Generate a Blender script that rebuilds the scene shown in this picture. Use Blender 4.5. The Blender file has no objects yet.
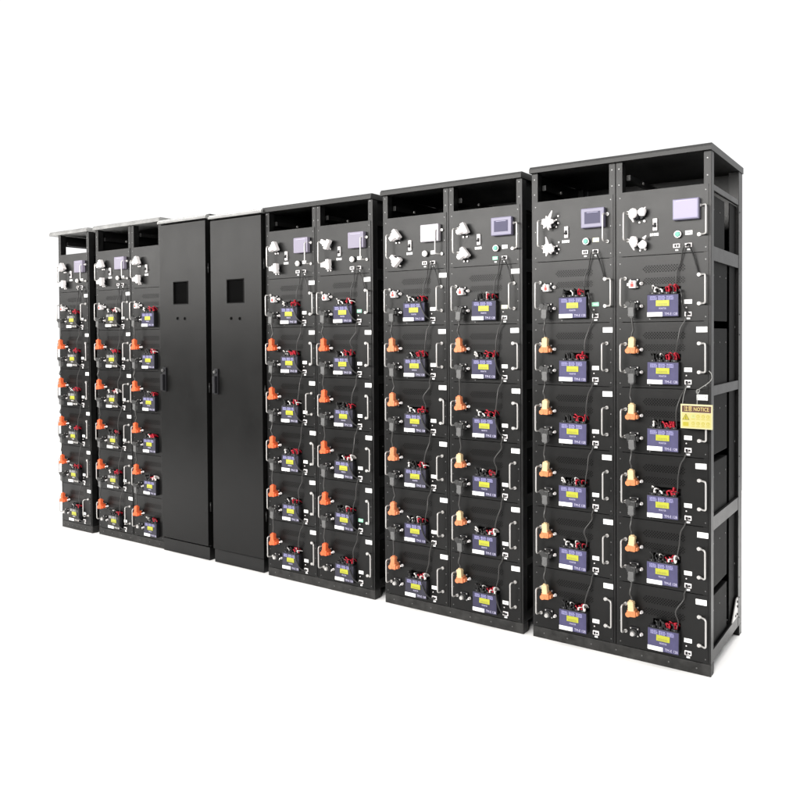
import bpy, bmesh, math, random
from mathutils import Vector, Matrix
random.seed(7)
S = bpy.context.scene
COL = S.collection
R = math.radians

# ------------------------------------------------------------------ materials
MATS = {}
def mat(name, col, rough=0.5, metal=0.0, spec=0.5, noise=0.0, nscale=40.0, bump=0.0, bscale=600.0, emit=None):
    m = bpy.data.materials.new(name); m.use_nodes = True
    nt = m.node_tree; b = nt.nodes['Principled BSDF']
    b.inputs['Base Color'].default_value = (*col, 1)
    b.inputs['Roughness'].default_value = rough
    b.inputs['Metallic'].default_value = metal
    b.inputs['Specular IOR Level'].default_value = spec
    if noise or bump:
        tc = nt.nodes.new('ShaderNodeTexCoord')
    if noise:
        n = nt.nodes.new('ShaderNodeTexNoise'); n.inputs['Scale'].default_value = nscale
        n.inputs['Detail'].default_value = 5; n.inputs['Roughness'].default_value = 0.6
        nt.links.new(tc.outputs['Object'], n.inputs['Vector'])
        r = nt.nodes.new('ShaderNodeValToRGB')
        r.color_ramp.elements[0].position = 0.3; r.color_ramp.elements[1].position = 0.72
        r.color_ramp.elements[0].color = (*[c * (1 - noise) for c in col], 1)
        r.color_ramp.elements[1].color = (*[min(1, c * (1 + noise)) for c in col], 1)
        nt.links.new(n.outputs['Fac'], r.inputs['Fac']); nt.links.new(r.outputs['Color'], b.inputs['Base Color'])
        mr = nt.nodes.new('ShaderNodeMapRange')
        mr.inputs['To Min'].default_value = max(0.05, rough - 0.07); mr.inputs['To Max'].default_value = min(1, rough + 0.07)
        nt.links.new(n.outputs['Fac'], mr.inputs['Value']); nt.links.new(mr.outputs['Result'], b.inputs['Roughness'])
    if bump:
        n2 = nt.nodes.new('ShaderNodeTexNoise'); n2.inputs['Scale'].default_value = bscale; n2.inputs['Detail'].default_value = 2
        nt.links.new(tc.outputs['Object'], n2.inputs['Vector'])
        bp = nt.nodes.new('ShaderNodeBump'); bp.inputs['Strength'].default_value = bump; bp.inputs['Distance'].default_value = 0.001
        nt.links.new(n2.outputs['Fac'], bp.inputs['Height']); nt.links.new(bp.outputs['Normal'], b.inputs['Normal'])
    MATS[name] = m
    return m

BLACK = mat('black powder coat', (0.0042, 0.0042, 0.0042), 0.36, spec=0.27, noise=0.3, nscale=7, bump=0.25, bscale=500)
FRAME = mat('black frame paint', (0.0065, 0.0065, 0.0065), 0.38, spec=0.28, noise=0.3, nscale=14, bump=0.25, bscale=500)
DOORM = mat('door powder coat', (0.0042, 0.0042, 0.0041), 0.35, spec=0.21, noise=0.2, nscale=5, bump=0.25, bscale=500)
CASE = mat('module casing', (0.006, 0.006, 0.006), 0.6, spec=0.05, noise=0.3, nscale=7)
DARK = mat('dark interior', (0.002, 0.002, 0.002), 0.9, spec=0.03)
TRIM = mat('roof trim painted sheen', (0.19, 0.19, 0.187), 0.45, spec=0.5, noise=0.3, nscale=12)  # roof lips lightened: reflected light is put into the base colour
CAPM = mat('roof cap paint', (0.009, 0.009, 0.0088), 0.4, spec=0.27, noise=0.35, nscale=15)
CHROME = mat('satin handle metal', (0.45, 0.44, 0.43), 0.36, metal=0.35, spec=0.5)
SCREW = mat('screw metal', (0.16, 0.16, 0.16), 0.4, metal=0.7)
PLINTH = mat('dusty floor-lit plinth paint', (0.022, 0.0217, 0.021), 0.5, spec=0.25, noise=0.55, nscale=22)  # dust, plus the floor's reflection put into the lighter base colour
WHITE = mat('white label', (0.8, 0.8, 0.8), 0.6, spec=0.2)
WPLAST = mat('white plastic', (0.78, 0.75, 0.75), 0.4, spec=0.3)
INK = mat('grey print', (0.35, 0.35, 0.36), 0.7, spec=0.1)
BPLAST = mat('black plastic', (0.010, 0.010, 0.012), 0.5, spec=0.25)
GREY = mat('grey connector plastic', (0.10, 0.10, 0.10), 0.45, spec=0.4)
DGREY = mat('charcoal connector plastic', (0.035, 0.035, 0.035), 0.45, spec=0.3)
ORANGE = mat('orange connector plastic', (0.66, 0.115, 0.038), 0.45, spec=0.3)
PEACH = mat('peach connector plastic', (0.62, 0.20, 0.09), 0.45, spec=0.3)
CREAM = mat('cream connector plastic', (0.60, 0.44, 0.25), 0.45, spec=0.3)
BURNT = mat('burnt orange plastic', (0.56, 0.20, 0.08), 0.45, spec=0.3)
RED = mat('red wire', (0.36, 0.008, 0.022), 0.45, spec=0.4)
REDP = mat('red plastic', (0.62, 0.03, 0.02), 0.45)
WWIRE = mat('white wire', (0.72, 0.7, 0.68), 0.5)
BWIRE = mat('black wire', (0.012, 0.012, 0.012), 0.35, spec=0.5)
CABLE = mat('grey cable sheath', (0.03, 0.029, 0.028), 0.35, spec=0.6)
VIOLET = mat('violet fascia', (0.062, 0.058, 0.122), 0.5, spec=0.2, noise=0.12, nscale=30)
VIOLET_DIM = mat('light-dimmed violet fascia', (0.037, 0.035, 0.066), 0.5, spec=0.2, noise=0.12, nscale=30)  # violet fascia darkened; weaker light along the row is in the colour
SLATE_DIM = mat('light-dimmed slate fascia', (0.033, 0.032, 0.046), 0.5, spec=0.2, noise=0.12, nscale=30)  # same fascia greyed further, the light loss painted as colour
BROWN_DIM = mat('light-dimmed brown grey fascia', (0.028, 0.026, 0.024), 0.5, spec=0.2, noise=0.12, nscale=30)  # fascia for the left end, dimming and reflection put into its colour
LAV = mat('lavender print', (0.25, 0.24, 0.42), 0.6, spec=0.2)
LAV2 = mat('pale lavender print', (0.46, 0.44, 0.58), 0.6, spec=0.2)
LCD = mat('yellow green display', (0.37, 0.375, 0.035), 0.35, spec=0.3, noise=0.08, nscale=120)
LCDK = mat('display characters', (0.22, 0.21, 0.03), 0.4)
LILAC = mat('lilac display glass', (0.195, 0.168, 0.30), 0.35, spec=0.5)
LILACF = mat('lilac screen bezel', (0.17, 0.16, 0.23), 0.4, spec=0.4)
MAUVE = mat('mauve screen bezel', (0.22, 0.20, 0.26), 0.4, spec=0.3)
MAUVEG = mat('mauve display glass', (0.19, 0.175, 0.23), 0.3, spec=0.2)
DUSK = mat('dusky display glass', (0.050, 0.047, 0.088), 0.35, spec=0.12)
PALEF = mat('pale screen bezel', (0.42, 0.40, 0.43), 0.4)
GLINT = mat('glare-painted display glass', (0.55, 0.52, 0.56), 0.3)  # glare on the screen is put into the glass colour
GREENB = mat('green button', (0.015, 0.26, 0.18), 0.35)
GREENP = mat('green print', (0.25, 0.55, 0.38), 0.5)
CREAMP = mat('cream print', (0.78, 0.76, 0.55), 0.5)
SCREWG = mat('grey string', (0.25, 0.25, 0.24), 0.6)
SIGNB = mat('notice cream', (0.42, 0.38, 0.15), 0.5, spec=0.2)
SIGNE = mat('notice white border', (0.46, 0.43, 0.26), 0.5, spec=0.2)
SIGNH = mat('notice brown band', (0.075, 0.034, 0.026), 0.5, spec=0.2)
SIGNY = mat('notice yellow', (0.34, 0.30, 0.03), 0.5, spec=0.2)
SIGNT = mat('notice lettering', (0.55, 0.45, 0.17), 0.5, spec=0.2)
SIGNG = mat('notice green', (0.30, 0.42, 0.20), 0.5, spec=0.2)
SIGNK = mat('notice black', (0.04, 0.035, 0.02), 0.5, spec=0.2)
FLOOR = mat('white floor', (0.93, 0.93, 0.93), 0.9, spec=0.05)

# ------------------------------------------------------------------ mesh helper
class MB:
    def __init__(s): s.bm = bmesh.new(); s.mats = []; s.done = s.bm.faces.layers.int.new('done')
    def mi(s, m):
        if m not in s.mats: s.mats.append(m)
        return s.mats.index(m)
    def _tag(s, f0, m, smooth=False):
        i = s.mi(m); out = []; d = s.done
        for f in s.bm.faces:
            if f[d] == 0:
                f.material_index = i; f.smooth = smooth; f[d] = 1; out.append(f)
        return out
    def box(s, x0, x1, y0, y1, z0, z1, m, bev=0.0, rot=None):
        f0 = len(s.bm.faces)
        r = bmesh.ops.create_cube(s.bm, size=1)
        M = Matrix.Translation(((x0 + x1) / 2, (y0 + y1) / 2, (z0 + z1) / 2))
        if rot is not None: M = M @ rot
        M = M @ Matrix.Diagonal((x1 - x0, y1 - y0, z1 - z0, 1))
        bmesh.ops.transform(s.bm, matrix=M, verts=r['verts'])
        if bev:
            es = list({e for v in r['verts'] for e in v.link_edges})
            bmesh.ops.bevel(s.bm, geom=es, offset=bev, segments=2, affect='EDGES', profile=0.6)
        s._tag(f0, m); return s
    def cone(s, p, q, r0, r1, m, seg=12, smooth=True):
        p, q = Vector(p), Vector(q); d = q - p
        f0 = len(s.bm.faces)
        M = Matrix.Translation((p + q) / 2) @ d.to_track_quat('Z', 'Y').to_matrix().to_4x4()
        bmesh.ops.create_cone(s.bm, cap_ends=True, segments=seg, radius1=r0, radius2=r1, depth=d.length, matrix=M)
        for f in s._tag(f0, m, False):
            if len(f.verts) == 4: f.smooth = smooth
        return s
    def cyl(s, p, q, r, m, seg=12): return s.cone(p, q, r, r, m, seg)
    def ball(s, c, r, m, sc=(1, 1, 1), seg=10):
        f0 = len(s.bm.faces)
        bmesh.ops.create_uvsphere(s.bm, u_segments=seg, v_segments=max(6, seg * 2 // 3), radius=r,
                                  matrix=Matrix.Translation(c) @ Matrix.Diagonal((*sc, 1)))
        s._tag(f0, m, True); return s
    def tube(s, pts, r, m, seg=8, sub=4):
        P = smooth_path([Vector(p) for p in pts], sub) if sub > 1 else [Vector(p) for p in pts]
        f0 = len(s.bm.faces); rings = []
        up = Vector((0.31, 0.9, 0.17)).normalized()
        for i, p in enumerate(P):
            t = (P[min(i + 1, len(P) - 1)] - P[max(i - 1, 0)]).normalized()
            a = (up - t * up.dot(t))
            if a.length < 1e-3: a = t.orthogonal()
            a.normalize(); b = t.cross(a); up = a
            rings.append([s.bm.verts.new(p + r * (math.cos(k * 2 * math.pi / seg) * a + math.sin(k * 2 * math.pi / seg) * b)) for k in range(seg)])
        for A, B in zip(rings, rings[1:]):
            for k in range(seg):
                s.bm.faces.new((A[k], A[(k + 1) % seg], B[(k + 1) % seg], B[k]))
        s.bm.faces.new(rings[0][::-1]); s.bm.faces.new(rings[-1])
        s._tag(f0, m, True); return s
    def quad(s, a, b, c, d, m):
        f0 = len(s.bm.faces)
        s.bm.faces.new([s.bm.verts.new(v) for v in (a, b, c, d)]); s._tag(f0, m); return s
    def prism_x(s, prof, x0, x1, m):          # profile in (y, z)
        f0 = len(s.bm.faces)
        A = [s.bm.verts.new((x0, y, z)) for y, z in prof]; B = [s.bm.verts.new((x1, y, z)) for y, z in prof]
        n = len(prof)
        for k in range(n): s.bm.faces.new((A[k], A[(k + 1) % n], B[(k + 1) % n], B[k]))
        s.bm.faces.new(A[::-1]); s.bm.faces.new(B)
        bmesh.ops.recalc_face_normals(s.bm, faces=[f for f in s.bm.faces if f[s.done] == 0])
        s._tag(f0, m); return s
    def mesh(s, name):
        me = bpy.data.meshes.new(name); s.bm.faces.layers.int.remove(s.done); s.bm.to_mesh(me); s.bm.free()
        for m in s.mats: me.materials.append(m)
        return me

def smooth_path(P, sub):
    out = []
    n = len(P)
    for i in range(n - 1):
        p0, p1, p2, p3 = P[max(i - 1, 0)], P[i], P[i + 1], P[min(i + 2, n - 1)]
        for k in range(sub):
            t = k / sub
            out.append(0.5 * ((2 * p1) + (p2 - p0) * t + (2 * p0 - 5 * p1 + 4 * p2 - p3) * t * t + (3 * p1 - p0 - 3 * p2 + p3) * t ** 3))
    out.append(P[-1]); return out

def fillet_path(P, r, k=4):
    P = [Vector(p) for p in P]; out = [P[0]]
    for i in range(1, len(P) - 1):
        a = (P[i - 1] - P[i]).normalized(); b = (P[i + 1] - P[i]).normalized()
        s, e = P[i] + a * r, P[i] + b * r
        for j in range(k + 1):
            t = j / k
            out.append(s * (1 - t) ** 2 + P[i] * 2 * t * (1 - t) + e * t * t)
    out.append(P[-1]); return out

def link(name, me, parent=None, loc=(0, 0, 0)):
    o = bpy.data.objects.new(name, me); COL.objects.link(o)
    o.location = loc
    if parent: o.parent = parent
    return o
def thing(name, label, cat, loc, group=None, sx=1.0):
    o = bpy.data.objects.new(name, None); COL.objects.link(o); o.empty_display_size = 0.05
    o.location = loc; o.scale = (sx, 1, 1)
    o['label'] = label; o['category'] = cat
    if group: o['group'] = group
    return o

def text_mesh(body, size, m, name, sx=1.0):
    cu = bpy.data.curves.new(name, 'FONT'); cu.body = body; cu.size = size; cu.align_x = 'CENTER'; cu.align_y = 'CENTER'
    cu.extrude = 0.0002; cu.resolution_u = 2
    o = bpy.data.objects.new(name, cu); COL.objects.link(o)
    dg = bpy.context.evaluated_depsgraph_get()
    me = bpy.data.meshes.new_from_object(o.evaluated_get(dg)); me.name = name
    bpy.data.objects.remove(o); bpy.data.curves.remove(cu)
    me.transform(Matrix.Diagonal((sx, 1, 1, 1))); me.transform(Matrix.Rotation(R(90), 4, 'X'))
    me.materials.clear(); me.materials.append(m)
    return me
def add_mesh(mb, me, off, m):                 # stamp a text mesh into a part
    f0 = len(mb.bm.faces); n0 = len(mb.bm.verts)
    mb.bm.from_mesh(me); mb.bm.verts.ensure_lookup_table()
    for v in mb.bm.verts[n0:]: v.co += Vector(off)
    mb._tag(f0, m)

def sheet(mb, x0, x1, z0, z1, y, thick, holes, m, lip=0.004):
    """flat panel in the x-z plane facing -y, with real rectangular openings"""
    xs = sorted({x0, x1, *[h[0] for h in holes], *[h[1] for h in holes]})
    zs = sorted({z0, z1, *[h[2] for h in holes], *[h[3] for h in holes]})
    for a, b in zip(xs, xs[1:]):
        for c, d in zip(zs, zs[1:]):
            mx, mz = (a + b) / 2, (c + d) / 2
            if any(h[0] < mx < h[1] and h[2] < mz < h[3] for h in holes): continue
            mb.quad((a, y, c), (b, y, c), (b, y, d), (a, y, d), m)
    yb = y + thick
    mb.quad((x0, y, z0), (x0, y, z1), (x0, yb, z1), (x0, yb, z0), m)
    mb.quad((x1, y, z0), (x1, yb, z0), (x1, yb, z1), (x1, y, z1), m)
    mb.quad((x0, y, z1), (x1, y, z1), (x1, yb, z1), (x0, yb, z1), m)
    mb.quad((x0, y, z0), (x0, yb, z0), (x1, yb, z0), (x1, y, z0), m)
    for h in holes:
        if len(h) > 4: continue
        a, b, c, d = h[:4]; yl = y + lip
        mb.quad((a, y, c), (a, yl, c), (a, yl, d), (a, y, d), m)
        mb.quad((b, y, c), (b, y, d), (b, yl, d), (b, yl, c), m)
        mb.quad((a, y, d), (a, yl, d), (b, yl, d), (b, y, d), m)
        mb.quad((a, y, c), (b, y, c), (b, yl, c), (a, yl, c), m)

def hole_grid(mb, x0, x1, z0, z1, y, nx, nz, m, fill=0.36):
    """perforated strip: every cell a square with an eight-sided hole through it, ends rounded off"""
    cx, cz = (x1 - x0) / nx, (z1 - z0) / nz
    for i in range(nx):
        for j in range(nz):
            a, c = x0 + i * cx, z0 + j * cz
            solid = (i in (0, nx - 1) and j in (0, nz - 1)) or ((i + j) % 2)
            if solid:
                mb.quad((a, y, c), (a + cx, y, c), (a + cx, y, c + cz), (a, y, c + cz), m); continue
            ox, oz = a + cx / 2, c + cz / 2; rx, rz = cx * 0.66, cz * 0.66
            sq, oc = [], []
            for k in range(8):
                t = math.pi / 4 * k
                ux, uz = math.cos(t), math.sin(t); f = 1 / max(abs(ux), abs(uz))
                sq.append((ox + ux * f * cx / 2, y, oz + uz * f * cz / 2)); oc.append((ox + ux * cx * .45, y, oz + uz * cz * .45))
            for k in range(8):
                q = (k + 1) % 8
                mb.quad(sq[k], sq[q], oc[q], oc[k], m)

# ------------------------------------------------------------------ module geometry (origin: bottom centre of its front)
P = 0.2838                     # pitch of the battery modules
HP = 0.280                     # height of the control unit
W = 0.40
def X(x): return x - W / 2
def Zm(dz): return P - dz
def Zh(dz): return HP - dz

def panel_mesh(narrow=False):
    mb = MB()
    x1 = 0.322 if narrow else 0.389
    vents = [(0.120, min(0.297, x1 - .02), 0.043, 0.074), (0.120, min(0.297, x1 - .02), 0.096, 0.124)]
    holes = [(X(a), X(b), Zm(d), Zm(c), 1) for a, b, c, d in vents]
    slot = (X(0.164), X(0.280), Zm(0.166), Zm(0.136))
    sheet(mb, X(0.011), X(x1), 0.0015, P - 0.0015, -0.003, 0.003, holes + [slot], BLACK)
    for a, b, c, d in holes and [h[:4] for h in holes]: hole_grid(mb, a, b, c, d, -0.003, 30, 5, BLACK)
    for sx in (0.021, x1 - 0.010):
        for sz in (0.018, 0.108, P - 0.03, P - 0.12):
            mb.cyl((X(sx), -0.003, sz), (X(sx), -0.0048, sz), 0.0024, SCREW, 8)
    mb.cyl((X(0.15), -0.003, Zm(0.272)), (X(0.15), -0.0048, Zm(0.272)), 0.0022, SCREW, 8)
    return mb.mesh('front_panel')
def case_mesh(narrow=False, h=P - 0.03, d=0.351):
    mb = MB(); x1 = 0.315 if narrow else 0.385
    mb.box(X(0.015), X(x1), 0.03, d, 0.002, h, CASE, 0.002)
    if not narrow:
        for y in (0.10, 0.21, 0.32):
            mb.cyl((X(x1) - .0005, y, h - .06), (X(x1) + 0.002, y, h - .06), 0.003, SCREW, 8)
    return mb.mesh('case')
def handle_mesh(ang, length=0.119, arm=0.040):
    """bow handle hanging from its upper foot at the origin; ang swings it about the vertical"""
    mb = MB(); d = Vector((math.sin(ang), -math.cos(ang), 0)) * arm
    f = Vector((0, -0.003, 0))
    path = fillet_path([f, f + d, f + d - Vector((0, 0, length)), f - Vector((0, 0, length))], 0.011)
    mb.tube(path, 0.0037, CHROME, 8, 1)
    for z in (0, -length):
        mb.cyl((0, -0.002, z), (0, -0.012, z), 0.0075, CHROME, 12)
        mb.ball((f + d * 0.18)[:2] + (z,), 0.0065, CHROME)
    return mb.mesh('handle')

def monitor_mesh():
    mb = MB()
    mb.box(X(0.151), X(0.283), -0.029, -0.004, Zm(0.264), Zm(0.168), BPLAST, 0.003)
    for k in range(4):        # terminal strip along the top edge
        mb.box(X(0.160 + k * .030), X(0.184 + k * .030), -0.026, -0.008, Zm(0.1685), Zm(0.159), BPLAST, 0.0015)
        mb.cyl((X(0.172 + k * .03), -0.027, Zm(.164)), (X(0.172 + k * .03), -0.0255, Zm(.164)), .0022, SCREW, 8)
    return mb.mesh('monitor_box')
def fascia_mesh(m, txt, t1=LAV, t2=LAV2):
    mb = MB()
    mb.box(X(0.153), X(0.281), -0.0305, -0.0290, Zm(0.262), Zm(0.171), m, 0)
    y0, y1 = -0.0311, -0.0305
    random.seed(3)
    for c in (0.164, 0.199, 0.233):       # three blocks of small print
        for r, z in enumerate((0.1765, 0.1825, 0.1885)):
            x = c
            while x < c + 0.029:
                w = random.choice((.0035, .005, .007)); e = min(x + w, c + .029)
                if e - x > .002: mb.box(X(x), X(e), y0, y1, Zm(z + .0042), Zm(z), t1)
                x += w + .0016
    add_mesh(mb, txt[0], (X(0.217), -0.0309, Zm(0.229)), t2)
    add_mesh(mb, txt[1], (X(0.252), -0.0309, Zm(0.2525)), t2)
    return mb.mesh('fascia')
def display_mesh():
    mb = MB()
    mb.box(X(0.189), X(0.245), -0.0322, -0.0306, Zm(0.219), Zm(0.194), LCD, 0.0006)
    random.seed(5)
    for r in range(2):
        for k in range(6):
            mb.box(X(0.196 + k * .007), X(0.2005 + k * .007), -0.0326, -0.0321, Zm(0.2105 + r * .005 - .0), Zm(0.2075 + r * .005), LCDK)
    return mb.mesh('display')
def rating_mesh():
    mb = MB()
    mb.box(X(0.1525), X(0.2165), -0.0318, -0.0306, Zm(0.2625), Zm(0.2445), WHITE)
    mb.box(X(0.158), X(0.209), -0.0321, -0.0318, Zm(0.2512), Zm(0.2499), INK)
    mb.box(X(0.158), X(0.198), -0.0321, -0.0318, Zm(0.2562), Zm(0.2549), INK)
    return mb.mesh('rating_label')
def wires_mesh(seed, cols, xr, n):
    random.seed(seed); mb = MB()
    for k in range(n):
        x = random.uniform(*xr); m = random.choice(cols)
        x2 = x + random.uniform(-.02, .02); hgt = random.uniform(.012, .032)
        y1 = random.uniform(-.024, -.012)
        zt = Zm(.160)
        mb.tube([(X(x), y1, zt - .004), (X(x + random.uniform(-.004, .004)), y1 - .006, zt + hgt * .6),
                 (X((x + x2) / 2), y1 - .012, zt + hgt), (X(x2), -.010, zt + hgt * .75), (X(x2), .012, zt + hgt * .3 - .004)], random.uniform(.0022, .0034), m, 6, 4)
        if random.random() < .55:
            mb.cyl((X(x), y1, zt - .002), (X(x), y1 - .002, zt + .009), .0048, m, 8)
    return mb.mesh('wiring')
def terminal_mesh(dz, exposed=False):
    mb = MB(); x = X(0.084); z = Zm(dz)
    mb.box(x - .021, x + .021, -0.009, -0.003, z - .021, z + .021, BPLAST, .003)
    for a in (-1, 1):
        for b in (-1, 1):
            mb.cyl((x + a * .0155, -.009, z + b * .0155), (x + a * .0155, -.0115, z + b * .0155), .0032, CHROME, 8)
    mb.cyl((x, -.009, z), (x, -.022, z), .015, DGREY, 16)
    if exposed: mb.cyl((x, -.022, z), (x, -.042, z), .0085, CHROME, 12); mb.cyl((x, -.026, z), (x, -.032, z), .013, SCREW, 6)
    return mb.mesh('terminal')
def post_mesh(dz):
    mb = MB(); x = X(0.116); z = Zm(dz)
    mb.cyl((x, -.003, z), (x, -.014, z), .0068, WPLAST, 10); mb.cone((x, -.014, z), (x, -.026, z), .0058, .0032, WPLAST, 10)
    return mb.mesh('locking_post')
def guard_mesh():
    mb = MB(); x = X(0.083); z = Zm(.122)
    mb.box(x - .015, x + .015, -.034, -.009, z - .016, z + .016, WPLAST, .004)
    mb.box(x - .006, x + .006, -.0375, -.034, z - .011, z + .004, REDP, .001)
    mb.cone((x, -.034, z + .009), (x, -.038, z + .009), .004, .003, REDP, 8)
    mb.box(x - .027, x - .015, -.022, -.014, z - .006, z + .006, WPLAST, .002)
    return mb.mesh('terminal_guard')
def tag_mesh(m=WHITE):
    mb = MB(); x0, x1 = X(0.343), X(0.387)
    mb.box(x0, x1, -.0048, -.003, Zm(.045), Zm(.022), m, .0005)
    mb.box(x0 + .006, x1 - .010, -.0051, -.0048, Zm(.0325), Zm(.031), INK); mb.box(x0 + .006, x1 - .016, -.0051, -.0048, Zm(.0385), Zm(.037), INK)
    return mb.mesh('name_tag')
def port_label_mesh(m=WHITE, ink=INK):
    mb = MB()
    mb.box(X(.293), X(.325), -.0050, -.003, Zm(.211), Zm(.193), m, .0008)
    mb.box(X(.301), X(.317), -.0054, -.0050, Zm(.204), Zm(.200), ink)
    return mb.mesh('port_label')
def socket_mesh():
    mb = MB(); random.seed(9)
    mb.box(X(.296), X(.324), -.009, -.003, Zm(.263), Zm(.244), WPLAST, .0015)
    mb.box(X(.300), X(.309), -.0105, -.009, Zm(.260), Zm(.248), BPLAST); mb.box(X(.3115), X(.3205), -.0105, -.009, Zm(.258), Zm(.250), BPLAST)
    mb.box(X(.303), X(.317), -.0042, -.003, Zm(.2755), Zm(.2685), WHITE)
    return mb.mesh('data_socket')
def led_mesh(m=WPLAST, dz=.226):
    mb = MB(); mb.ball((X(.302), -.004, Zm(dz)), .0032, m, seg=8); return mb.mesh('status_lamp')
def lead_mesh(kind):
    mb = MB()
    if kind == 'side':
        pts = [(.276, -.020, .158), (.283, -.026, .150), (.289, -.026, .178), (.292, -.034, .205), (.300, -.026, .232), (.3145, -.022, .252), (.3145, -.009, .2545)]
    elif kind == 'front':
        pts = [(.246, -.020, .158), (.250, -.034, .157), (.256, -.040, .180), (.268, -.040, .208), (.284, -.036, .236), (.300, -.026, .252), (.3145, -.012, .2555)]
    else:
        pts = [(.268, -.020, .158), (.273, -.034, .154), (.278, -.038, .180), (.286, -.035, .212), (.297, -.028, .240), (.3145, -.012, .2555)]
    mb.tube([(X(x), y, Zm(z)) for x, y, z in pts], .0036, BWIRE, 8, 5)
    return mb.mesh('lead')

def head_panel_mesh(narrow=False):
    mb = MB(); x1 = 0.322 if narrow else 0.389
    sheet(mb, X(.011), X(x1), .0015, HP - .001, -.003, .003, [], BLACK)
    for sx in (0.021, x1 - 0.010):
        for sz in (0.02, .14, HP - 0.025):
            mb.cyl((X(sx), -0.003, sz), (X(sx), -0.0048, sz), 0.0024, SCREW, 8)
    return mb.mesh('front_panel')
def white_plug_mesh(kind, seed, phi=0.0):
    """white capped plug seated on the panel at the origin: 'tee' blocky elbow, 'wrap' twisted plastic wrap, 'pair' two round caps"""
    random.seed(seed); mb = MB(); Ry = lambda a: Matrix.Rotation(-a, 4, 'Y')
    mb.cyl((0, -.003, 0), (0, -.012, 0), .021, BPLAST, 14)
    mb.cyl((.024, -.003, -.012), (.024, -.022, -.012), .0085, BPLAST, 10)
    if kind == 'tee':
        mb.cyl((0, -.012, 0), (0, -.030, 0), .0165, WPLAST, 14)
        def blk(cx, cz, lx, lz, y0, y1, m=WPLAST, bv=.0035):
            c, s_ = math.cos(phi), math.sin(phi)
            X0, Z0_ = cx * c - cz * s_, cx * s_ + cz * c
            mb.box(X0 - lx / 2, X0 + lx / 2, y0, y1, Z0_ - lz / 2, Z0_ + lz / 2, m, bv, Ry(phi))
        blk(0, 0, .050, .024, -.050, -.020); blk(.018, 0, .021, .056, -.046, -.016)
        blk(-.022, 0, .014, .017, -.046, -.024); blk(.006, 0, .012, .034, -.054, -.026)
        blk(.018, .021, .013, .013, -.049, -.014); blk(.018, -.022, .013, .012, -.049, -.014); blk(-.006, .013, .010, .006, -.044, -.03, BPLAST, .001)
        for a in (-1, 1): mb.cyl((.004 + .010 * a, -.003, -.030), (.004 + .010 * a, -.010, -.030), .0042, WPLAST, 8)
    else:
        def crumple(c, r, amp, sc=(1, .8, 1)):
            t = bmesh.new(); bmesh.ops.create_icosphere(t, subdivisions=2, radius=r)
            for v in t.verts:
                k = 1 + random.uniform(-amp, amp); v.co = Vector((v.co.x * sc[0], v.co.y * sc[1], v.co.z * sc[2])) * k + Vector(c)
            me = bpy.data.meshes.new('tmp'); t.to_mesh(me); t.free(); mb.bm.from_mesh(me); bpy.data.meshes.remove(me); mb._tag(0, WPLAST)
        if kind == 'pair':
            crumple((-.008, -.034, .003), .0215, .10, (.9, .8, 1.1)); crumple((.030, -.030, .006 * (1 if phi >= 0 else -2)), .0185, .14)
            mb.cyl((.011, -.03, 0), (.011, -.03, -.022), .006, BPLAST, 8)
            mb.cone((-.014, -.036, -.012), (-.004, -.036, -.034), .007, .003, WPLAST, 6); mb.cone((.034, -.032, .012), (.046, -.032, .026), .008, .002, WPLAST, 6)
            mb.cyl((.034, -.003, -.030), (.034, -.012, -.030), .005, WPLAST, 8); mb.cyl((.012, -.003, -.034), (.012, -.009, -.034), .004, WPLAST, 8)
        else:
            crumple((0, -.034, 0), .0235, .20, (1.1, .8, .9))
            for q in range(9):
                a = phi + q * .70 + random.uniform(-.25, .25); L = random.uniform(.026, .036) if q else .056
                mb.cone((.004 * math.cos(a), -.036, .004 * math.sin(a)), (L * math.cos(a), -.034 + random.uniform(-.01, .01), L * math.sin(a)), .0125, .0025, WPLAST, 6)
            for q in range(4): mb.cyl((.030 + .010 * (q % 2), -.003, -.020 + .016 * q), (.030 + .010 * (q % 2), -.010, -.020 + .016 * q), .0038, WPLAST, 8)
    return mb.mesh('capped_plug')
def breaker_mesh():
    mb = MB()
    mb.box(X(.165), X(.183), -.011, -.003, Zh(.177), Zh(.126), WPLAST, .0015)
    for z in (.133, .170): mb.cyl((X(.174), -.0115, Zh(z)), (X(.174), -.0108, Zh(z)), .0022, SCREW, 8)
    return mb.mesh('breaker')
def toggle_mesh():
    mb = MB(); mb.box(X(.168), X(.180), -.0135, -.0108, Zh(.164), Zh(.144), BPLAST, .001)
    mb.box(X(.166), X(.178), -.024, -.013, Zh(.162), Zh(.154), BPLAST, .0015); return mb.mesh('toggle')
def small_plate(x0, x1, d0, d1, m, ink=None, name='plate_label'):
    mb = MB(); mb.box(X(x0), X(x1), -.0045, -.003, Zh(d1), Zh(d0), m, .0004)
    if ink: mb.box(X(x0 + (x1 - x0) * .28), X(x1 - (x1 - x0) * .28), -.0049, -.0045, Zh(d0 + (d1 - d0) * .68), Zh(d0 + (d1 - d0) * .32), ink)
    return mb.mesh(name)
def caption_mesh():
    mb = MB()
    for k, (a, b) in enumerate(((.151, .158), (.160, .165), (.167, .176), (.178, .187))):
        mb.box(X(a), X(b), -.0040, -.003, Zh(.199), Zh(.187), WHITE)
    return mb.mesh('caption')
def screen_mesh(m):
    mb = MB()
    mb.box(X(.252), X(.358), -.030, -.003, Zh(.143), Zh(.057), m, .004)
    return mb.mesh('touch_screen')
def glass_mesh(m, inset):
    mb = MB()
    mb.box(X(.252 + inset), X(.358 - inset), -.0312, -.0300, Zh(.143 - inset), Zh(.057 + inset * .95), m, .0004)
    mb.box(X(.262 + inset), X(.348 - inset), -.0314, -.0311, Zh(.0605 + inset), Zh(.0590 + inset), LAV2)
    return mb.mesh('screen_glass')
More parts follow.
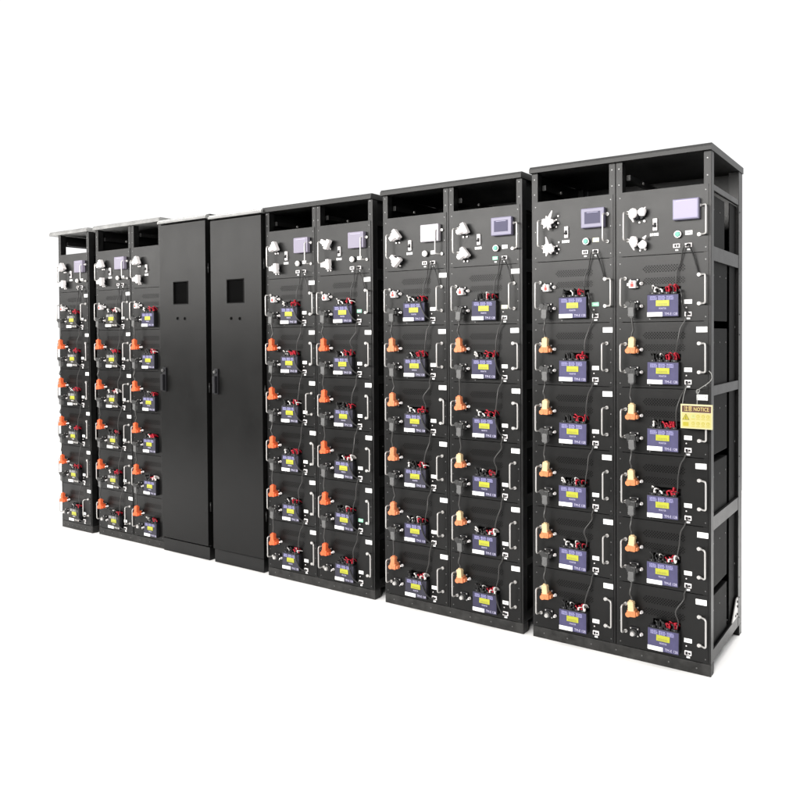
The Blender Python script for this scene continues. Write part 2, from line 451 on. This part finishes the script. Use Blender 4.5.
def button_mesh(m):
    mb = MB(); x, z = X(.270), Zh(.201)
    mb.cyl((x, -.003, z), (x, -.008, z), .0155, BPLAST, 20); mb.cyl((x, -.008, z), (x, -.020, z), .0145, CHROME if m is not WPLAST else BPLAST, 20)
    return mb.mesh('push_button')
def button_cap_mesh(m):
    mb = MB(); x, z = X(.270), Zh(.201)
    mb.cone((x, -.020, z), (x, -.025, z), .0115, .010, m, 20); return mb.mesh('button_cap')
def head_socket_mesh(x0, greenish=False):
    mb = MB()
    mb.box(X(x0 - .014), X(x0 + .014), -.009, -.003, Zh(.256), Zh(.239), GREENP if greenish else WPLAST, .0015)
    if not greenish:
        mb.box(X(x0 - .008), X(x0 - .001), -.0105, -.009, Zh(.253), Zh(.242), BPLAST); mb.box(X(x0 + .002), X(x0 + .009), -.0105, -.009, Zh(.253), Zh(.242), BPLAST)
    else: mb.box(X(x0 - .006), X(x0 + .006), -.0105, -.009, Zh(.251), Zh(.244), WPLAST)
    mb.box(X(x0 - .006), X(x0 + .006), -.0040, -.003, Zh(.2685), Zh(.2625), WHITE)
    return mb.mesh('data_socket')
def pigtail_mesh():
    mb = MB()
    pts = [(.314, -.009, .247), (.316, -.028, .246), (.324, -.030, .262), (.334, -.022, .290), (.343, -.018, .325), (.352, -.014, .362)]
    mb.tube([(X(x), y, Zh(z)) for x, y, z in pts], .0032, BWIRE, 8, 5)
    return mb.mesh('lead')

# ------------------------------------------------------------------ shared meshes
T1 = text_mesh('MONITOR', .0105, LAV2, 'caption_text', 0.62)
T2 = text_mesh('TM-E 12B', .0155, LAV2, 'rating_text', 0.86)
M = {}
M['panel'] = panel_mesh(); M['panel_n'] = panel_mesh(True)
M['case'] = case_mesh(); M['case_n'] = case_mesh(True)
M['hpanel'] = head_panel_mesh(); M['hpanel_n'] = head_panel_mesh(True)
M['hcase'] = case_mesh(False, 0.245, 0.30); M['hcase_n'] = case_mesh(True, 0.245, 0.30)
M['h_left'] = handle_mesh(R(-13))
M['h_out'] = handle_mesh(R(52)); M['h_in'] = handle_mesh(R(-14))
M['h_in2'] = handle_mesh(R(-34)); M['h_out2'] = handle_mesh(R(66))
M['monitor'] = monitor_mesh()
for k, m, a, b in (('violet', VIOLET, LAV, LAV2), ('dviolet', VIOLET_DIM, LAV, LAV2), ('slate', SLATE_DIM, LAV, LAV2), ('brown', BROWN_DIM, INK, WWIRE)):
    M['f_' + k] = fascia_mesh(m, (T1, T2), a, b)
M['display'] = display_mesh(); M['rating'] = rating_mesh()
for k in range(9):
    M['bw%d' % k] = wires_mesh(20 + k, [BWIRE, BWIRE, BWIRE, WWIRE], (.168, .222), 7)
    M['rw%d' % k] = wires_mesh(40 + k, [RED, RED, RED, RED, BWIRE, WWIRE][:5 + k % 2], (.226, .272), 6 + k % 3)
M['term_t'] = terminal_mesh(.118); M['term_b'] = terminal_mesh(.212); M['term_x'] = terminal_mesh(.212, True)
M['post_t'] = post_mesh(.119); M['post_b'] = post_mesh(.216)
M['guard'] = guard_mesh()
M['tag'] = tag_mesh(); M['plabel'] = port_label_mesh(); M['plabel_g'] = port_label_mesh(GREENP, WHITE); M['plabel_c'] = port_label_mesh(CREAMP, GREENP)
M['socket'] = socket_mesh(); M['led'] = led_mesh()
for k in ('side', 'front', 'mid'): M['lead_' + k] = lead_mesh(k)
for k, a in enumerate((('pair', 1, 0), ('pair', 2, -1), ('wrap', 3, R(62)), ('wrap', 4, R(100)), ('tee', 5, R(28)), ('tee', 6, R(-30)), ('tee', 7, R(40)), ('tee', 8, R(-48)), ('tee', 9, R(4)))):
    M['wp%d' % k] = white_plug_mesh(*a)
M['breaker'] = breaker_mesh(); M['toggle'] = toggle_mesh(); M['caption'] = caption_mesh()
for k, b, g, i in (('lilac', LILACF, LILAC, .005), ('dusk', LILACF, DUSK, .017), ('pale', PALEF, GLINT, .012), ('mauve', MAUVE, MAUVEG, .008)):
    M['scr_' + k] = screen_mesh(b); M['gl_' + k] = glass_mesh(g, i)
M['btn'] = button_mesh(GREENB); M['cap_g'] = button_cap_mesh(GREENB); M['cap_w'] = button_cap_mesh(WPLAST)
M['hl_w'] = small_plate(.297, .326, .187, .205, WHITE, INK); M['hl_c'] = small_plate(.297, .326, .187, .205, CREAMP, GREENP)
M['hs1'] = head_socket_mesh(.263); M['hs1g'] = head_socket_mesh(.263, True); M['hs2'] = head_socket_mesh(.311)
M['pig'] = pigtail_mesh()

# ------------------------------------------------------------------ racks
#  column -> (x left, x right, front y, fascia, handle sides head+6, screen, lead, plug colours)
COLS = {
 9: dict(x=(-0.926, -0.526), y=0.0, f='violet', h=']]]]]]]', s='lilac', lead='side', plug='cream'),
 8: dict(x=(-1.326, -0.926), y=0.0, f='violet', h='[][[[[]', s='dusk', lead='side', plug='cream'),
 7: dict(x=(-1.776, -1.372), y=-0.008, f='dviolet', h=']' + '[]][[[', s='dusk', lead='mid', plug='peach'),
 6: dict(x=(-2.180, -1.776), y=-0.008, f='slate', h='[' + '[[][[[', s='pale', lead='front', plug='peach'),
 5: dict(x=(-2.642, -2.246), y=-0.012, f='slate', h='[]]]]]]', s='mauve', lead='front', plug='orange'),
 4: dict(x=(-3.036, -2.642), y=-0.012, f='slate', h='[]][]]]', s='mauve', lead='front', plug='orange'),
 3: dict(x=(-4.343, -4.020), y=0.012, f='slate', h='       ', s='none', lead='none', plug='orange', narrow=True),
 2: dict(x=(-4.750, -4.343), y=0.012, f='brown', h='[[[[[[[', s='mauve', lead='front', plug='orange'),
 1: dict(x=(-5.185, -4.802), y=-0.008, f='brown', h='[[]]]][', s='mauve', lead='front', plug='orange'),
}
WHERE = {9: 'rightmost column', 8: 'second column from the right', 7: 'third column from the right',
         6: 'fourth column from the right', 5: 'second column right of the doors',
         4: 'column right beside the doors', 3: 'column left beside the doors',
         2: 'second column left of the doors', 1: 'leftmost column'}
NTH = ['top', 'second', 'third', 'fourth', 'fifth', 'bottom']
Z0 = 0.0532
def zmod(k): return Z0 + (5 - k) * P          # k = 0 top ... 5 bottom
ZHEAD = Z0 + 6 * P

def make_module(c, k):
    C = COLS[c]; n = C.get('narrow', False)
    xa, xb = C['x']; w = xb - xa
    sx = 1.0 if n else w / W
    xc = xa + W / 2 if n else (xa + xb) / 2
    plug = {'cream': 'cream', 'peach': 'peach', 'orange': 'orange'}[C['plug']]
    if k == 0: lab = 'top black battery module with red terminal guard, in the ' + WHERE[c]
    elif k == 5: lab = 'bottom black battery module with bare lower terminal, in the ' + WHERE[c]
    else: lab = 'black battery module, %s one down in the %s' % (NTH[k], WHERE[c])
    t = thing('battery_module', lab, 'battery module', (xc, C['y'], zmod(k)), 'battery modules stacked in the racks', sx)
    rr = random.Random(c * 10 + k)
    link('case', M['case_n' if n else 'case'], t)
    link('front_panel', M['panel_n' if n else 'panel'], t)
    h = link('handle', M['h_left'], t, (X(.046), 0, Zm(.095))); h.rotation_euler.z = R(rr.uniform(-5, 4))
    side = C['h'][k + 1]
    if side in '[]':
        h = link('handle', M['h_out' if side == ']' else 'h_in'], t, (X(.354 if side == ']' else .362), 0, Zm(.092)))
        h.rotation_euler.z = R(rr.uniform(-6, 6))
    mon = link('monitor_box', M['monitor'], t, (-.006 + rr.uniform(-.0018, .0018), 0, rr.uniform(-.0015, .0015)))
    mon.rotation_euler.y = R(rr.uniform(-.5, .5))
    f = C['f']
    if c == 3 and k == 0: f = 'dviolet'
    if c == 5 and k == 0: f = 'dviolet'
    if c == 6 and k in (0, 4): f = 'dviolet'
    link('fascia', M['f_' + f], mon); link('display', M['display'], mon); link('rating_label', M['rating'], mon)
    link('black_wiring', M['bw%d' % rr.randrange(9)], mon); link('red_wiring', M['rw%d' % rr.randrange(9)], mon)
    link('terminal', M['term_t'], t); link('terminal', M['term_x' if k == 5 else 'term_b'], t)
    link('locking_post', M['post_t'], t); link('locking_post', M['post_b'], t)
    if k == 0: link('terminal_guard', M['guard'], t)
    if not n:
        if not (k == 0 and c in (8, 9)): link('name_tag', M['tag'], t, (rr.uniform(-.002, .0015), 0, rr.uniform(-.002, .002))).rotation_euler.y = R(rr.uniform(-.9, .9))
        pl = 'plabel'
        if (c, k) in ((8, 0), (5, 0), (5, 4)): pl = 'plabel_g'
        if (c, k) in ((7, 0),): pl = 'plabel_c'
        link('port_label', M[pl], t); link('data_socket', M['socket'], t); link('status_lamp', M['led'], t)
        ld = C['lead']
        if ld == 'side' and k > 0: ld = 'none'
        if ld == 'mid' and rr.random() < .4: ld = 'none'
        if ld != 'none': link('lead', M['lead_' + ld], t)
    return t

def make_head(c):
    C = COLS[c]; n = C.get('narrow', False)
    xa, xb = C['x']; w = xb - xa
    sx = 1.0 if n else w / W
    xc = xa + W / 2 if n else (xa + xb) / 2
    scr = {'lilac': 'bright lilac screen', 'dusk': 'dark screen', 'pale': 'white glaring screen', 'mauve': 'pale mauve screen', 'none': 'half hidden front'}[C['s']]
    t = thing('control_unit', 'black control unit with %s atop the %s' % (scr, WHERE[c]), 'control unit',
              (xc, C['y'], ZHEAD), 'control units above the battery modules', sx)
    link('case', M['hcase_n' if n else 'hcase'], t); link('front_panel', M['hpanel_n' if n else 'hpanel'], t)
    link('handle', M['h_left'], t, (X(.058), 0, Zh(.092)))
    v = {9: (0, 1), 8: (2, 3), 7: (4, 6), 6: (6, 7), 5: (5, 8), 4: (4, 8), 3: (4, 8), 2: (4, 8), 1: (6, 8)}[c]
    link('capped_plug', M['wp%d' % v[0]], t, (X(.095), 0, Zh(.103))); link('capped_plug', M['wp%d' % v[1]], t, (X(.098), 0, Zh(.223)))
    br = link('breaker', M['breaker'], t); link('toggle', M['toggle'], br)
    link('caption', M['caption'], t)
    if n: return t
    s = link('touch_screen', M['scr_' + C['s']], t); link('screen_glass', M['gl_' + C['s']], s)
    b = link('push_button', M['btn'], t); link('button_cap', M['cap_g' if c >= 7 else 'cap_w'], b)
    link('plate_label', M['hl_c' if c == 8 else 'hl_w'], t)
    link('data_socket', M['hs1g' if c == 7 else 'hs1'], t); link('data_socket', M['hs2'], t)
    link('lead', M['pig'], t)
    side = C['h'][0]
    link('handle', M['h_out' if side == ']' else 'h_in2' if c < 7 else 'h_in'], t, (X(.354 if side == ']' else .366), 0, Zh(.088)))
    return t

for c in COLS:
    make_head(c)
    for k in range(6): make_module(c, k)

# ------------------------------------------------------------------ power cords between modules (plug, cord, plug)
def elbow(mb, z, up, mb_barrel, mb_base, x=0.0):
    """right-angle plug: body along -y at height z, barrel pointing up (+1) or down (-1)"""
    mb.cyl((x, -.010, z), (x, -.030, z), .0175, mb_base, 16)
    mb.box(x - .0185, x + .0185, -.054, -.024, z - .0165, z + .0135, mb_base, .005)
    mb.box(x + .012, x + .0265, -.046, -.018, z - .013, z + .004, mb_base, .004)
    mb.cyl((x - .013, -.026, z - up * .006), (x - .013, -.056, z - up * .006), .0115, mb_base, 12)
    b = -.042
    z0, z1 = (z + .008, z + .050) if up > 0 else (z - .050, z - .008)
    mb.box(x - .0128, x + .0128, b - .0125, b + .0125, z0, z1, mb_barrel, .0035)
    for q in (.020, .040): mb.box(x - .0134, x + .0134, b - .0131, b + .0131, z + up * q - .0016, z + up * q + .0016, mb_barrel, .0008)
    mb.cone((x, b, z + up * .050), (x, b, z + up * .055), .0100, .0070, mb_barrel, 12)
    mb.cyl((x + .004, -.054, z), (x + .004, -.0555, z), .0055, mb_base, 10)
def plug_pos_mesh(a, b):
    mb = MB(); elbow(mb, 0, 1, a, b); return mb.mesh('orange_plug')
def plug_neg_mesh():
    mb = MB(); elbow(mb, 0, -1, GREY, DGREY)
    for sx_ in (-.014, .017): mb.cyl((sx_, -.046, .011), (sx_, -.049, .011), .003, CHROME, 8)
    return mb.mesh('grey_plug')
DROP = P - .212 + .118          # lower terminal of one module to upper terminal of the next
def cord_mesh(seed):
    random.seed(seed); mb = MB(); a, b = random.uniform(-.010, .010), random.uniform(-.008, .006)
    mb.tube([(0, -.043, -.052), (a * .4, -.043, -.075), (a, -.045 + b, -.5 * DROP - .01), (a * .4, -.043, -DROP + .07), (0, -.043, -DROP + .052)], .0038, CABLE, 8, 5)
    return mb.mesh('cord')
PL = {'cream': plug_pos_mesh(CREAM, BURNT), 'peach': plug_pos_mesh(PEACH, PEACH), 'orange': plug_pos_mesh(ORANGE, ORANGE), 'peachy': plug_pos_mesh(CREAM, PEACH)}
NEG = plug_neg_mesh(); CORD = [cord_mesh(i) for i in range(8)]
PNAME = {'cream': 'cream', 'peach': 'peach', 'orange': 'orange', 'peachy': 'cream'}
for c, C in COLS.items():
    xa, xb = C['x']; n = C.get('narrow', False); sx = 1 if n else (xb - xa) / W
    xc = xa + W / 2 if n else (xa + xb) / 2
    for k in range(5):
        rr = random.Random(c * 31 + k)
        p = C['plug']
        if c == 7 and k >= 2: p = 'peachy'
        t = thing('power_cord', 'grey cord with %s plug on the %s module, %s' % (PNAME[p], NTH[k + 1], WHERE[c]), 'power cord',
                  (xc + X(.084) * sx, C['y'], zmod(k) + Zm(.212)), 'power cords linking the stacked modules')
        g = link('grey_plug', NEG, t); g.rotation_euler.y = R(rr.uniform(-4, 4))
        o = link('orange_plug', PL[p], t, (0, 0, -DROP)); o.rotation_euler.y = R(rr.uniform(-5, 5))
        if p == 'cream': o['label'] = 'cream plug with orange base'
        link('cord', CORD[rr.randrange(8)], t)

# ------------------------------------------------------------------ data cables hanging from one socket to the next monitor box
def data_mesh(seed, first=False):
    random.seed(seed); mb = MB(); j = lambda s: random.uniform(-s, s)
    dz = (.256 - P) if not first else (.247 - HP)         # socket height above this module's top is negative depth
    pts = [(.309, -.009, dz), (.308, -.022, dz + .004), (.298 if not first else .296, -.022, dz + .03 + (.0 if not first else -.02)),
           (.287 + j(.008), -.020 + j(.006), .030), (.277 + j(.013), -.024 + j(.008), .080), (.270 + j(.006), -.022, .125), (.266, -.018, .158)]
    mb.tube([(X(x), y, Zm(z)) for x, y, z in pts], .0026, CABLE if not first else BWIRE, 8, 5)
    return mb.mesh('data_cable')
DM = [data_mesh(i) for i in range(9)]; DF = data_mesh(8, True)
for c, C in COLS.items():
    if C.get('narrow'): continue
    xa, xb = C['x']
    for k in range(6):
        o = link('data_cable', DF if k == 0 else DM[(c * 5 + k * 4) % 9], None, ((xa + xb) / 2, C['y'], zmod(k))); o.scale = ((xb - xa) / W, 1, 1)
        o['category'] = 'data cable'; o['group'] = 'data cables hanging down to the modules'
        o['label'] = 'thin dark data cable into the %s module, %s' % (NTH[k], WHERE[c])

# ------------------------------------------------------------------ rack frames
D = 0.595
def rack(name, label, xs, y, H, cap_m, cap_l=0.004, cap_r=0.004, open_right=False, left_panel=True, back_top=True):
    x0, x1 = xs[0], xs[-1]
    t = thing(name, label, 'rack cabinet', ((x0 + x1) / 2, y, 0), 'steel cabinets standing in a row')
    ox = (x0 + x1) / 2
    def put(nm, mb): return link(nm, mb.mesh(nm), t)
    top = H - .029
    a, b = x0 - ox, x1 - ox
    edges = [v - ox for v in xs]
    # front and rear posts, one each side of every column
    for i, e in enumerate(edges):
        for s in (-1, 1):
            if (i == 0 and s < 0) or (i == len(edges) - 1 and s > 0): continue
            p0, p1 = (e + .0015, e + .030) if s > 0 else (e - .030, e - .0015)
            if i == 0: p0 = e
            if i == len(edges) - 1: p1 = e
            m = MB(); m.box(p0, p1, 0, .044, .051, top, FRAME, .0015)
            for z in (2.07, 2.14): m.cyl(((p0 + p1) / 2, 0, z), ((p0 + p1) / 2, -.002, z), .0028, SCREW, 8)
            put('front_post', m)
    for e0, e1 in ((a, a + .045), (b - .045, b)):
        m = MB(); m.box(e0, e1, .518, D, .051, top, FRAME, .0015)
        if e1 == b:
            for z in [.09 + i * .0946 for i in range(21)]: m.cyl((e1, .535, z), (e1 + .0015, .535, z), .003, SCREW if int(z * 100) % 3 else DARK, 8)
        put('rear_post', m)
    m = MB(); m.box(a, b, .543, D, 0, .050, FRAME, .002); put('rear_plinth', m)
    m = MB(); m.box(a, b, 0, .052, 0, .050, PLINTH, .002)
    for i in range(7):
        xx = a + (b - a) * (i + .5) / 7; m.cyl((xx, 0, .026), (xx, -.002, .026), .003, SCREW, 8)
    put('front_plinth', m)
    m = MB(); z1 = top if back_top else top
    m.box(a + .046, b - .046, D - .012, D - .008, .052, z1, BLACK); put('back_panel', m)
    # roof
    m = MB()
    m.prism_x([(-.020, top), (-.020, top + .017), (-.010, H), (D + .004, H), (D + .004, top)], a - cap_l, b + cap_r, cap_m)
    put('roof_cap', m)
    # side rails at every second shelf
    for e, s in ((a, -1), (b, 1)):
        for z0_, z1_, deep in ((2.013, 2.037, .016), (1.723, 1.782, .014), (1.162, 1.203, .014), (.600, .658, .014), (.0515, .100, .010)):
            m = MB(); xa_, xb_ = (e - deep, e) if s > 0 else (e, e + deep)
            m.box(xa_ + (.002 if s > 0 else .001), xb_ - (.001 if s > 0 else .002), .045, .517, z0_, z1_, FRAME, .001); put('side_rail', m)
        if not (s > 0 and open_right) and (s > 0 or left_panel):
            m = MB(); xx = e - .019 if s > 0 else e + .016
            m.box(xx, xx + .003, .045, .517, .052, top - .001 if (s > 0 or back_top) else 2.03, BLACK); put('side_panel', m)
            if s < 0 and not back_top:
                m = MB(); m.box(xx, xx + .003, .045, .517, 2.102, top - .001, BLACK); put('side_panel', m)
    for i, e in enumerate(edges[:-1]):       # depth beam high on the left side of each bay
        m = MB(); m.box(e + .032, e + .050, .046, .54, top - .075, top - .050, FRAME, .001)
        m.cyl((e + .050, .22, top - .062), (e + .054, .22, top - .062), .007, CHROME, 10); put('depth_beam', m)
    if open_right:
        m = MB(); m.box(b - .017, b - .014, .391, .516, .11, 2.01, CASE)
        for z in (.35, .92, 1.45, 1.74): m.cyl((b - .014, .50, z), (b - .012, .50, z), .004, SCREW, 8)
        put('cable_duct', m)
        m = MB(); f0 = len(m.bm.faces)
        for xx in (b - .001,):
            A = [m.bm.verts.new(v) for v in ((xx, .40, .101), (xx, .517, .101), (xx, .517, .19), (xx, .49, .19))]
            B = [m.bm.verts.new((v.co.x - .004, v.co.y, v.co.z)) for v in A]
            m.bm.faces.new(A); m.bm.faces.new(B[::-1])
            for q in range(4): m.bm.faces.new((A[q], B[q], B[(q + 1) % 4], A[(q + 1) % 4]))
        m._tag(f0, CHROME)
        for yy, zz in ((.50, .115), (.505, .15), (.47, .115), (.505, .172)): m.cyl((b - .001, yy, zz), (b + .001, yy, zz), .006, DARK, 8)
        put('corner_bracket', m)
    return t

rack('rack_cabinet', 'double black rack at the right end with its railed open side showing', [-1.326, -.926, -.526], 0.0, 2.198, CAPM, open_right=True)
rack('rack_cabinet', 'double black rack second from the right end of the row', [-2.180, -1.776, -1.372], -.008, 2.185, CAPM)
rack('rack_cabinet', 'double black rack standing directly right of the two plain doors', [-3.036, -2.642, -2.246], -.012, 2.178, CAPM, cap_l=.012)
rack('rack_cabinet', 'bright topped double rack partly hidden behind the left plain door', [-4.750, -4.343, -4.020], .012, 2.217, TRIM)
rack('rack_cabinet', 'narrow single rack with bright overhanging top at the left end', [-5.185, -4.802], -.008, 2.212, TRIM, cap_l=.088, back_top=False)

# ------------------------------------------------------------------ door cabinets
def door_cabinet(label, bx0, bx1, dx0, dx1, H, win, holes, hx, zb):
    ox = (bx0 + bx1) / 2
    t = thing('door_cabinet', label, 'door cabinet', (ox, 0, 0), 'steel cabinets standing in a row')
    def put(nm, mb, par=None): return link(nm, mb.mesh(nm), par or t)
    top = H - .030
    m = MB(); m.box(bx0 - ox, bx1 - ox, .012, D, .085, top - .001, FRAME, .002); put('cabinet_body', m)
    m = MB(); m.box(bx0 - ox, bx1 - ox, 0, D, 0, .083, FRAME, .002); put('plinth', m)
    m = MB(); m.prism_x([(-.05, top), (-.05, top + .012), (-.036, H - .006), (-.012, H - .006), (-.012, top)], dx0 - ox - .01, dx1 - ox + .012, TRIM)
    m.prism_x([(-.0115, top), (-.0115, H), (D, H), (D, top)], dx0 - ox - .01, dx1 - ox + .012, CAPM); put('roof_cap', m)
    m = MB()
    hl = [(win[0] - ox, win[1] - ox, win[2], win[3])]
    sheet(m, dx0 - ox, dx1 - ox, zb, top - .012, -.040, .050, hl, DOORM, lip=.012)
    d = put('door', m)
    m = MB(); x0, x1, z0, z1 = hl[0]
    m.box(x0 - .004, x1 + .004, -.0275, -.024, z0 - .004, z1 + .004, DARK); put('window_recess', m, d)
    m = MB(); g = .005; yf = -.0425
    for (p0, p1, q0, q1) in ((x0 - g, x1 + g, z1, z1 + g), (x0 - g, x1 + g, z0 - g, z0), (x0 - g, x0, z0, z1), (x1, x1 + g, z0, z1)):
        m.box(p0, p1, yf, -.0403, q0, q1, CASE)
    put('window_frame', m, d)
    for (hx_, hz_) in holes:
        m = MB(); m.cyl((hx_ - ox, -.0402, hz_), (hx_ - ox, -.0415, hz_), .0125, DOORM, 16); m.cyl((hx_ - ox, -.0415, hz_), (hx_ - ox, -.0423, hz_), .0098, DARK, 16); put('button_hole', m, d)
    m = MB(); x = hx - ox
    m.box(x - .017, x + .017, -.052, -.0402, 1.065, 1.222, BPLAST, .004); m.box(x - .010, x + .013, -.074, -.052, 1.072, 1.178, BPLAST, .005)
    m.cyl((x - .003, -.052, 1.203), (x - .003, -.064, 1.203), .009, SCREW, 14); m.box(x - .008, x + .002, -.068, -.064, 1.199, 1.207, SCREW, .001)
    put('handle', m, d)
    for z in (.35, 1.1, 1.85):
        m = MB(); m.cyl((dx1 - ox + .006, -.022, z - .03), (dx1 - ox + .006, -.022, z + .03), .0055, FRAME, 10); put('hinge', m, d)
    return t
door_cabinet('left of the two plain black door cabinets beside the hidden rack', -4.012, -3.562, -3.972, -3.530, 2.190,
             (-3.833, -3.700, 1.635, 1.772), ((-3.799, 1.540), (-3.728, 1.538)), -3.928, .105)
door_cabinet('right of the two plain black door cabinets beside the double rack', -3.515, -3.085, -3.482, -3.046, 2.178,
             (-3.335, -3.197, 1.628, 1.765), ((-3.303, 1.531), (-3.229, 1.529)), -3.434, .100)

# ------------------------------------------------------------------ notice sign
sx0, sx1, sz0, sz1 = -.633, -.507, 1.032, 1.132
sc_ = ((sx0 + sx1) / 2, -.056, sz0)
sign = thing('notice_sign', 'cream and yellow notice placard hanging over the third module of the rightmost column', 'sign', sc_)
def SX(x): return x - sc_[0]
def SZ(z): return z - sc_[2]
m = MB(); m.box(SX(sx0), SX(sx1), -.002, .002, 0, SZ(sz1), SIGNE, .0006)
m.box(SX(sx0 + .005), SX(sx1 - .005), -.0026, -.002, .004, SZ(sz1) - .036, SIGNB); link('plate', m.mesh('plate'), sign)
m = MB(); m.box(SX(sx0 + .006), SX(sx1 - .006), -.0030, -.002, SZ(1.099), SZ(1.125), SIGNH); hd = link('heading_band', m.mesh('heading_band'), sign)
m = MB(); tt = text_mesh('\u6ce8\u610f NOTICE', .022, SIGNT, 'heading_text', 0.80)
xs_ = [v.co.x for v in tt.vertices]; wd = max(xs_) - min(xs_)
tt.transform(Matrix.Diagonal((.098 / wd, 1, 1, 1)))
add_mesh(m, tt, (SX((sx0 + sx1) / 2), -.0034, SZ(1.1118)), SIGNT); link('lettering', m.mesh('lettering'), hd)
m = MB(); f0 = len(m.bm.faces)
def tri(mb, cx, cz, r, y, mt, th=.0005):
    f0 = len(mb.bm.faces)
    A = [mb.bm.verts.new((cx + r * math.sin(q), y, cz + r * math.cos(q))) for q in (0, 2.0944, 4.1888)]
    mb.bm.faces.new(A); mb._tag(f0, mt)
tri(m, SX(sx0 + .0215), .044, .0165, -.0030, SIGNK); tri(m, SX(sx0 + .0215), .044, .0135, -.0033, SIGNY)
m.box(SX(sx0 + .0205), SX(sx0 + .0225), -.0037, -.0034, .041, .050, SIGNK); m.box(SX(sx0 + .0205), SX(sx0 + .0225), -.0037, -.0034, .0375, .0395, SIGNK)
m.box(SX(sx0 + .010), SX(sx0 + .032), -.0031, -.0026, .010, .026, SIGNY)
for i in range(4):
    for j in range(2):
        cx, cz = SX(sx0 + .050 + i * .0195), .018 + j * .029
        mt = SIGNG if (i, j) == (0, 1) else SIGNY
        m.cyl((cx, -.0026, cz + .004), (cx, -.0031, cz + .004), .0068, mt, 16); m.cyl((cx, -.0031, cz + .004), (cx, -.0034, cz + .004), .0048, SIGNB, 16)
        m.box(cx - .001, cx + .001, -.0037, -.0034, cz + .001, cz + .008, SIGNY)
        m.box(cx - .007, cx + .007, -.0031, -.0026, cz - .0085, cz - .0065, SIGNY)
link('pictograms', m.mesh('pictograms'), sign)
m = MB()
m.tube([(SX(-.527), .024, SZ(1.268)), (SX(-.516), .016, SZ(1.256)), (SX(-.514), .012, SZ(1.236)), (SX(-.532), .012, SZ(1.216)), (SX(-.556), .012, SZ(1.199)),
        (SX(-.570), .010, SZ(1.186)), (SX(-.566), .006, SZ(1.178)), (SX(-.568), .003, SZ(1.150)), (SX(-.568), 0, SZ(1.128))], .0014, SCREWG, 6, 5)
m.tube([(SX(-.560), .010, SZ(1.194)), (SX(-.571), .006, SZ(1.190)), (SX(-.572), .008, SZ(1.178)), (SX(-.563), .006, SZ(1.180)), (SX(-.560), .010, SZ(1.192))], .0014, SCREWG, 6, 4)
link('cord', m.mesh('cord'), sign)
m = MB(); m.tube([(SX(-.617), .045, SZ(1.206)), (SX(-.620), .030, SZ(1.195)), (SX(-.625), .012, SZ(1.160)), (SX(-.626), 0, SZ(1.128))], .0012, SCREWG, 6, 5)
link('cord', m.mesh('cord'), sign)

# ------------------------------------------------------------------ floor, light, camera
m = MB(); m.box(-10.5, 2.2, -2.6, 4.2, -.02, 0, FLOOR)
fl = link('floor', m.mesh('floor')); fl['kind'] = 'structure'

# added world gradient: white beyond the racks, dark behind the camera to deepen panels
wd_ = bpy.data.worlds.new('World'); S.world = wd_; wd_.use_nodes = True
nt = wd_.node_tree; bg = nt.nodes['Background']; bg.inputs['Strength'].default_value = 1.0
tc = nt.nodes.new('ShaderNodeTexCoord'); sp = nt.nodes.new('ShaderNodeSeparateXYZ'); mr = nt.nodes.new('ShaderNodeMapRange')
mr.interpolation_type = 'SMOOTHSTEP'
mr.inputs['From Min'].default_value = -.42; mr.inputs['From Max'].default_value = -.05
mr.inputs['To Min'].default_value = .06; mr.inputs['To Max'].default_value = 1.08
nt.links.new(tc.outputs['Generated'], sp.inputs[0]); nt.links.new(sp.outputs['Y'], mr.inputs['Value']); nt.links.new(mr.outputs['Result'], bg.inputs['Color'])

def area(name, loc, target, sx_, sy_, power, col=(1, .98, .95)):
    l = bpy.data.lights.new(name, 'AREA'); l.shape = 'RECTANGLE'; l.size = sx_; l.size_y = sy_; l.energy = power; l.color = col
    o = bpy.data.objects.new(name, l); COL.objects.link(o); o.location = loc
    o.rotation_euler = (Vector(target) - Vector(loc)).to_track_quat('-Z', 'Y').to_euler()
    return o
area('added_sheen_light', (-2.5, -4.6, 2.78), (-2.5, 0, 2.4), 5.6, 1.5, 560)  # unseen light added for the bright sheen on the upper panels
area('added_sheen_light', (-9.2, -4.6, 2.78), (-9.2, 0, 2.4), 7.7, 1.5, 400)  # weaker unseen light added to carry that sheen to the left end
area('added_floor_light', (-4.3, -.6, 4.6), (-4.3, -.6, 0), 11.0, .6, 35).data.spread = R(110)  # overhead light added to whiten the floor in front
area('added_floor_light', (-4.0, 1.9, 4.8), (-4.0, 1.9, 0), 12.5, .6, 720)  # rear light added to whiten the floor behind and beside the racks

yaw, pit, rol = R(34.87397883), R(1.02081562), R(0.35240071)
cam = bpy.data.cameras.new('camera'); co = bpy.data.objects.new('camera', cam); COL.objects.link(co)
cam.sensor_width = 36; cam.lens = 781.438 / 800 * 36
cam.shift_x = 0; cam.shift_y = -(400 - 349.744) / 800
cam.clip_start = .05; cam.clip_end = 400
co.matrix_world = Matrix.Translation((0.25830618, -3.35664948, 1.4189922)) @ Matrix.Rotation(yaw, 4, 'Z') @ Matrix.Rotation(R(90) - pit, 4, 'X') @ Matrix.Rotation(-rol, 4, 'Z')
S.camera = co
S.view_settings.view_transform = 'Standard'; S.view_settings.look = 'None'; S.view_settings.exposure = 0; S.view_settings.gamma = 1
